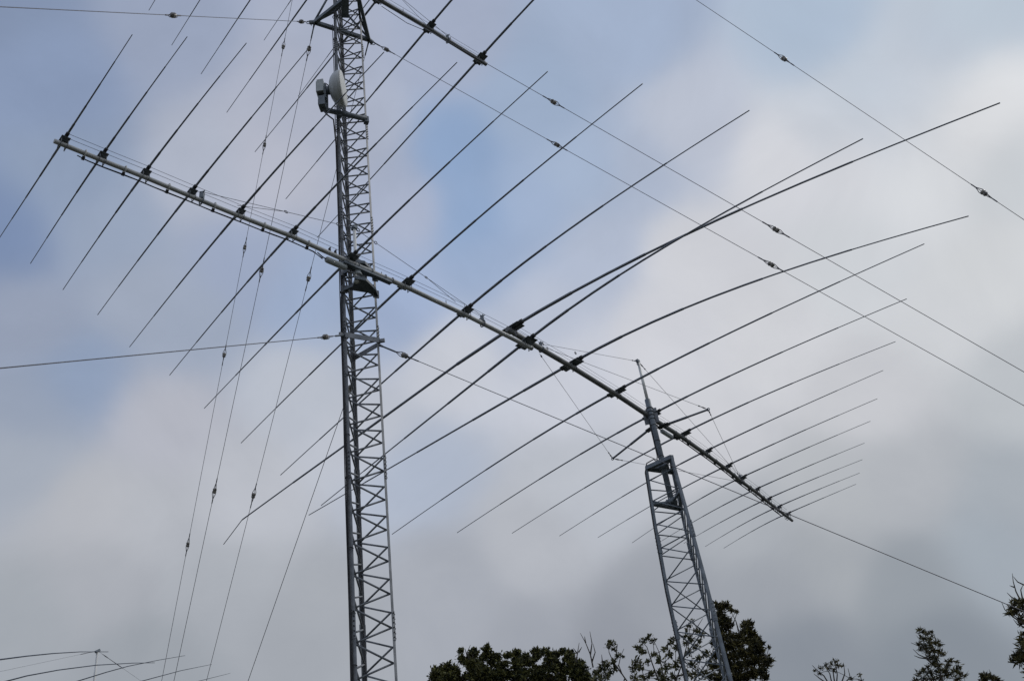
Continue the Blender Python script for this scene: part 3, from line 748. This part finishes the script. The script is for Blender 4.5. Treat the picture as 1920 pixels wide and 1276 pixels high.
# ------------------------------------------------------------------ trees
def leaves(name, clumps, parent, material, per, size, seed, flat=.75, asp=.42):
    """clumps: (centre, radius). every leaf is a small bent four sided blade"""
    g_ = np.random.default_rng(seed); V = []; cnt = 0
    for c, r in clumps:
        n_ = max(12, int(per * (r / .16) ** 1.7)); 
        d = g_.normal(size=(n_, 3)); d /= np.linalg.norm(d, axis=1)[:, None]
        rad = r * (g_.random(n_) ** .55) * (1 + .35 * (g_.random(n_) > .9))
        lump = 1 + .28 * np.sin(d[:, 0] * 5 + c[0] * 9) * np.cos(d[:, 2] * 4 + c[1] * 7)
        p = np.array(c)[None] + d * (rad * lump)[:, None] * np.array([1, 1, flat])
        t = d * .9 + g_.normal(size=(n_, 3)) * .55 + np.array([0, 0, .25]); t /= np.linalg.norm(t, axis=1)[:, None]
        s = np.cross(t, g_.normal(size=(n_, 3))); s /= np.linalg.norm(s, axis=1)[:, None]
        ln = size * (.6 + .8 * g_.random(n_))[:, None]; nn = np.cross(t, s)
        a = p - t * ln * .5; b = p + s * ln * asp * .5 + nn * ln * .06; cc = p + t * ln * .5; dd = p - s * ln * asp * .5 + nn * ln * .06
        V.append(np.stack([a, b, cc, dd], 1).reshape(-1, 3)); cnt += n_
    V = np.concatenate(V) - np.array(parent.location)[None]
    me = bpy.data.meshes.new(name); nf = cnt
    me.vertices.add(len(V)); me.vertices.foreach_set('co', V.ravel().astype(np.float32))
    me.loops.add(nf * 4); me.loops.foreach_set('vertex_index', np.arange(nf * 4, dtype=np.int32))
    me.polygons.add(nf); me.polygons.foreach_set('loop_start', np.arange(nf, dtype=np.int32) * 4)
    me.polygons.foreach_set('loop_total', np.full(nf, 4, np.int32))
    me.materials.append(M[material]); me.update(calc_edges=True)
    o = bpy.data.objects.new(name, me); COL.objects.link(o); o.parent = parent
    return o
def limb(mb, a, b, r0, r1, rn, wob=.08, n=6):
    a, b = Vector(a), Vector(b); L_ = (b - a).length; k = max(3, int(L_ / .25)); pts = []
    w1 = Vector((rn.uniform(-1, 1), rn.uniform(-1, 1), rn.uniform(-.3, .3))) * L_ * wob
    w2 = Vector((rn.uniform(-1, 1), rn.uniform(-1, 1), rn.uniform(-.3, .3))) * L_ * wob * .5
    for i in range(k + 1):
        t = i / k; pts.append(a.lerp(b, t) + w1 * sin(pi * t) + w2 * sin(2 * pi * t) + Vector((0, 0, L_ * .06 * sin(pi * t))))
    mb.path(pts, [r0 + (r1 - r0) * i / k for i in range(k + 1)], n)
    return pts
def tree(label, dist, px, trunk_px, material, per=60, size=.12, lower=14, seed=1, name='broadleaf_tree', depth=.9, twigs=(), crown_r=None, asp=.42, trunk_r=.14, cat='tree', twig_n=3):
    rn = random.Random(seed)
    tp = at(trunk_px[0], 1276, dist); base = Vector((tp.x, tp.y, -.05)); root = empty(name, base)
    tag(root, label, cat, 'trees behind the towers')
    cl_ = []
    for (x, y, r) in px:
        c = at(x, y, dist + rn.uniform(-depth, depth)); cl_.append((c, r * dist * 1.35 / 1956))
    zmin = min(c.z for c, _ in cl_); zmax = max(c.z for c, _ in cl_)
    xs_ = [c.x for c, _ in cl_]; cx, sp_ = (min(xs_) + max(xs_)) / 2, (max(xs_) - min(xs_)) / 2 + .3
    shown = len(cl_)
    H_ = crown_r or max(1.2, sp_)
    for _ in range(lower):
        a = rn.uniform(0, 2 * pi); q = rn.random() ** .5
        cl_.append((Vector((cx + cos(a) * q * sp_ * 1.05, base.y + sin(a) * q * sp_, zmin - .75 - rn.uniform(0, 1.0) * H_)), rn.uniform(.3, .5)))
    mb = MB(); ft = base.lerp(Vector((cx, base.y, zmin)), .0)
    fork = Vector((base.x * .4 + cx * .6, base.y, max(1.5, zmin - H_ * 1.1)))
    tr = limb(mb, base, fork, trunk_r, trunk_r * .62, rn, .03, 9)
    nodes = [(fork, trunk_r * .6)]
    for c, r in sorted(cl_, key=lambda q: q[0].z):
        best = min(nodes, key=lambda nd: (nd[0] - c).length + max(0, (nd[0].z - c.z)) * 3 + .15 * (nd[0] - fork).length)
        r0 = max(.008, min(best[1] * .75, .02 + .03 * (c - best[0]).length)); r1 = max(.005, r0 * .45)
        limb(mb, best[0], c, r0, r1, rn, .07, 5)
        nodes.append((c, max(r1, .008)))
        for _ in range(twig_n):
            d = Vector((rn.gauss(0, 1), rn.gauss(0, 1), rn.gauss(.4, 1))).normalized()
            limb(mb, c, c + d * r * rn.uniform(.7, 1.15), .005, .0025, rn, .1, 4)
    for tw in twigs:
        pts = [at(x, y, dist) for x, y in tw]
        mb.path(pts, [.0008 * dist * (1 - .75 * i / (len(pts) - 1)) for i in range(len(pts))], 5)
    mb.build('trunk', 'bark', root)
    leaves('crown', cl_, root, material, per, size, seed, asp=asp)
    return root
def fill(pts, rr, jit, rn, n):
    out = []
    for _ in range(n):
        x, y = rn.choice(pts); out.append((x + rn.gauss(0, jit), y + abs(rn.gauss(0, jit)), rr * rn.uniform(.7, 1.2)))
    return out
R_ = random.Random(3)
# broad dark crown left of the shorter tower
rim = [(812,1268),(820,1256),(833,1248),(848,1243),(864,1238),(880,1232),(893,1225),(908,1222),(922,1228),(938,1231),(954,1234),(968,1230),(984,1229),(1000,1226),(1016,1224),(1032,1226),(1048,1229),(1062,1228),(1072,1236),(1082,1244),(1092,1254),(1102,1266)]
px = [(x + R_.gauss(0, 3), y + R_.gauss(0, 3), R_.uniform(5, 8.5)) for x, y in rim] + [(864,1219,5),(889,1219,6),(912,1215,7),(866,1232,5),(1056,1219,5),(970,1222,6),(1004,1220,7),(1024,1219,6)]
for x, y in rim:
    for k in range(1, 5): px.append((x + R_.gauss(0, 7), y + k * 13 + R_.gauss(0, 5), R_.uniform(6, 12)))
tree('broad dense dark green crown at the bottom edge between the two towers', 25, px, (960, 1276), 'leaf_d', per=290, size=.092, seed=11, lower=60,
     twigs=[[(880, 1235), (876, 1222), (882, 1208)], [(876, 1230), (872, 1215)], [(918, 1225), (915, 1212)], [(862, 1240), (861, 1225), (853, 1230)]])
# slim twiggy tree
tree('slender half bare tree with dead twigs right of the broad dark crown', 23,
     [(1146,1205,7),(1140,1210,5),(1152,1216,4),(1158,1228,5),(1150,1238,6),(1138,1246,9),(1128,1252,9),(1120,1262,9),(1142,1262,9),(1130,1272,10),(1115,1274,8),(1168,1230,3),(1153,1252,6)],
     (1160, 1276), 'leaf_s', per=105, size=.082, seed=21, lower=14, crown_r=1.3, trunk_r=.07, depth=.3,
     twigs=[[(1112,1250),(1107,1226),(1098,1204),(1088,1186)],[(1107,1226),(1110,1205),(1106,1183)],[(1110,1240),(1116,1222),(1112,1206)],[(1098,1204),(1096,1192)],[(1080,1240),(1083,1222),(1086,1204)],[(1083,1225),(1075,1214)],[(1085,1222),(1091,1212)],
            [(1182,1285),(1166,1262),(1160,1246),(1164,1228),(1170,1215)],[(1166,1262),(1150,1240),(1142,1222),(1140,1203)],[(1172,1270),(1166,1285)],[(1130,1245),(1128,1226)],[(1155,1222),(1158,1206)]])
# sparse leafy tree in front of / around the lower legs of the shorter tower
px = [(1219,1190,5),(1212,1197,5),(1206,1202,6),(1224,1200,6),(1196,1214,7),(1206,1222,6),(1192,1240,8),(1186,1252,8),(1200,1250,7),(1214,1240,6),(1226,1226,6),(1238,1236,7),(1248,1216,7),(1256,1206,6),(1262,1198,6),(1256,1228,7),(1268,1214,6),(1250,1250,8),(1236,1262,8),(1220,1262,7),(1208,1270,8),(1266,1246,8),(1280,1236,7),(1288,1204,7),(1284,1192,5),(1296,1196,6),(1292,1222,7),(1304,1212,6),(1316,1188,6),(1308,1182,6),(1312,1200,5),(1322,1224,8),(1310,1234,7),(1298,1246,8),(1292,1172,4),(1298,1164,4),(1288,1180,4),(1286,1262,8),(1304,1264,9),(1322,1262,9),(1330,1242,6),(1244,1272,8),(1264,1270,8),(1190,1270,8)]
tree('sparse leafy tree with fine branches seen through the base of the shorter tower', 20.5, px, (1262, 1276), 'leaf_s', per=110, size=.078, seed=31, lower=26, trunk_r=.10, depth=.6, twig_n=3, asp=.42,
     twigs=[[(1235,1276),(1222,1240),(1213,1212),(1198,1196)],[(1246,1276),(1240,1250),(1236,1222),(1226,1200)],[(1262,1290),(1280,1240),(1290,1200),(1296,1158)],[(1290,1200),(1304,1180),(1318,1158)],[(1284,1196),(1272,1186)]])
# dense tree to the right of the shorter tower
px = [(1345,1134,6),(1352,1138,7),(1360,1133,6),(1366,1137,5),(1372,1143,4),(1382,1146,2.5),(1352,1152,7),(1358,1160,7),(1366,1166,6),(1350,1168,8),(1362,1176,8),(1372,1170,4),(1348,1184,8),(1398,1170,7),(1404,1168,6),(1402,1180,8),(1392,1186,6),(1410,1188,6),(1384,1194,7),(1370,1192,8),(1356,1196,9),(1418,1196,7),(1414,1206,8),(1426,1206,6),(1400,1200,9),(1384,1208,9),(1368,1210,10),(1354,1214,10),(1424,1218,8),(1410,1222,10),(1394,1224,10),(1378,1228,10),(1362,1232,10),(1432,1232,8),(1442,1238,6),(1436,1244,8),(1418,1238,10),(1402,1244,10),(1386,1248,10),(1370,1250,10),(1354,1252,9),(1442,1212,2.5),(1428,1256,8),(1434,1268,7),(1412,1262,10),(1396,1268,10),(1380,1270,10),(1364,1272,10),(1346,1270,9),(1332,1264,6),(1338,1248,6),(1340,1204,7),(1342,1228,8)]
tree('tall dense evergreen close behind the right legs of the shorter tower', 23, px, (1385, 1276), 'leaf_c', per=240, size=.12, seed=41, lower=50, trunk_r=.16, asp=.26, depth=.7,
     twigs=[[(1385,1182),(1380,1164),(1372,1148)],[(1368,1172),(1376,1166),(1382,1148)],[(1424,1218),(1434,1216),(1444,1210)]])
# small shrub-like top
px = [(1566,1238,5),(1560,1244,6),(1572,1246,5),(1548,1247,5),(1540,1252,5),(1554,1252,5),(1580,1248,4),(1612,1264,4),(1616,1274,4),(1596,1272,4),(1564,1256,4),(1528,1256,3),(1536,1262,3)]
tree('small fan of thin twigs with few leaves poking up right of the tall evergreen', 27, px, (1570, 1276), 'leaf_c', per=50, size=.10, seed=51, lower=14, trunk_r=.07, crown_r=1.0, depth=.3, asp=.3, twig_n=4,
     twigs=[[(1560,1290),(1545,1266),(1530,1254),(1523,1246)],[(1562,1290),(1556,1262),(1546,1246)],[(1568,1290),(1570,1262),(1564,1236)],[(1574,1290),(1584,1262),(1582,1244)],[(1576,1290),(1594,1268),(1590,1252)],[(1566,1285),(1562,1258),(1576,1242)],[(1550,1280),(1536,1270),(1526,1262)]])
# pine
px = [(1724,1180,4),(1730,1184,4),(1737,1186,5),(1746,1184,3),(1726,1194,4),(1733,1198,5),(1743,1196,4),(1748,1192,3),(1722,1206,4),(1732,1210,5),(1744,1206,7),(1756,1203,6),(1762,1208,4),(1726,1216,4),(1738,1220,6),(1750,1218,7),(1762,1222,6),(1768,1226,4),(1742,1232,6),(1754,1234,6),(1750,1244,6),(1760,1246,6),(1740,1250,4),(1732,1256,5),(1724,1262,5),(1744,1260,6),(1758,1258,7),(1770,1256,6),(1781,1240,6),(1776,1248,5),(1794,1240,3),(1798,1248,4),(1790,1256,6),(1800,1262,6),(1808,1266,4),(1780,1264,7),(1764,1270,7),(1748,1272,7),(1732,1272,6),(1716,1275,5),(1795,1272,6)]
tree('ragged pointed conifer rising alone near the lower right corner', 26, px, (1762, 1276), 'leaf_c', per=100, size=.12, seed=61, lower=34, name='conifer_tree', trunk_r=.12, asp=.2, depth=.4,
     twigs=[[(1755,1250),(1735,1232),(1722,1226),(1712,1216)],[(1745,1225),(1728,1212),(1708,1204)],[(1770,1290),(1758,1240),(1742,1200),(1736,1182)],[(1748,1235),(1724,1232),(1714,1228)]])
tree('small conifer tuft just showing at the bottom edge right of the pointed conifer', 30, [(1842,1264,4),(1850,1266,6),(1858,1268,5),(1866,1272,5),(1846,1274,6),(1872,1276,4)], (1855, 1276), 'leaf_c', per=190, size=.12, seed=71, lower=26, name='conifer_tree', trunk_r=.10, crown_r=1.2, asp=.22, depth=.3)
# right edge
px = [(1902,1130,7),(1910,1126,6),(1896,1140,6),(1892,1148,5),(1904,1146,6),(1916,1130,7),(1912,1140,6),(1916,1158,6),(1920,1166,7),(1912,1164,4),(1918,1186,5),(1914,1200,6),(1920,1204,8),(1918,1216,8),(1908,1226,7),(1900,1236,6),(1912,1238,7),(1920,1232,8),(1928,1140,10),(1930,1170,10),(1932,1200,12),(1932,1230,12),(1944,1150,14),(1950,1190,16),(1948,1230,16),(1966,1170,16),(1972,1210,18),(1940,1260,14),(1960,1270,16)]
tree('near conifer cut by the right edge of the frame, where the collar wire disappears', 13.2, px, (1985, 1276), 'leaf_c', per=220, size=.08, seed=81, lower=34, name='conifer_tree', trunk_r=.13, asp=.22, depth=.25, crown_r=1.2,
     twigs=[[(1915,1128),(1905,1108),(1900,1090),(1898,1074)],[(1925,1098),(1908,1090),(1900,1080)],[(1912,1128),(1896,1118),(1888,1110)],[(1902,1100),(1893,1097)],[(1918,1126),(1914,1105),(1918,1096)],[(1925,1172),(1900,1156),(1884,1142),(1878,1128)],[(1930,1178),(1908,1170),(1900,1160)]])
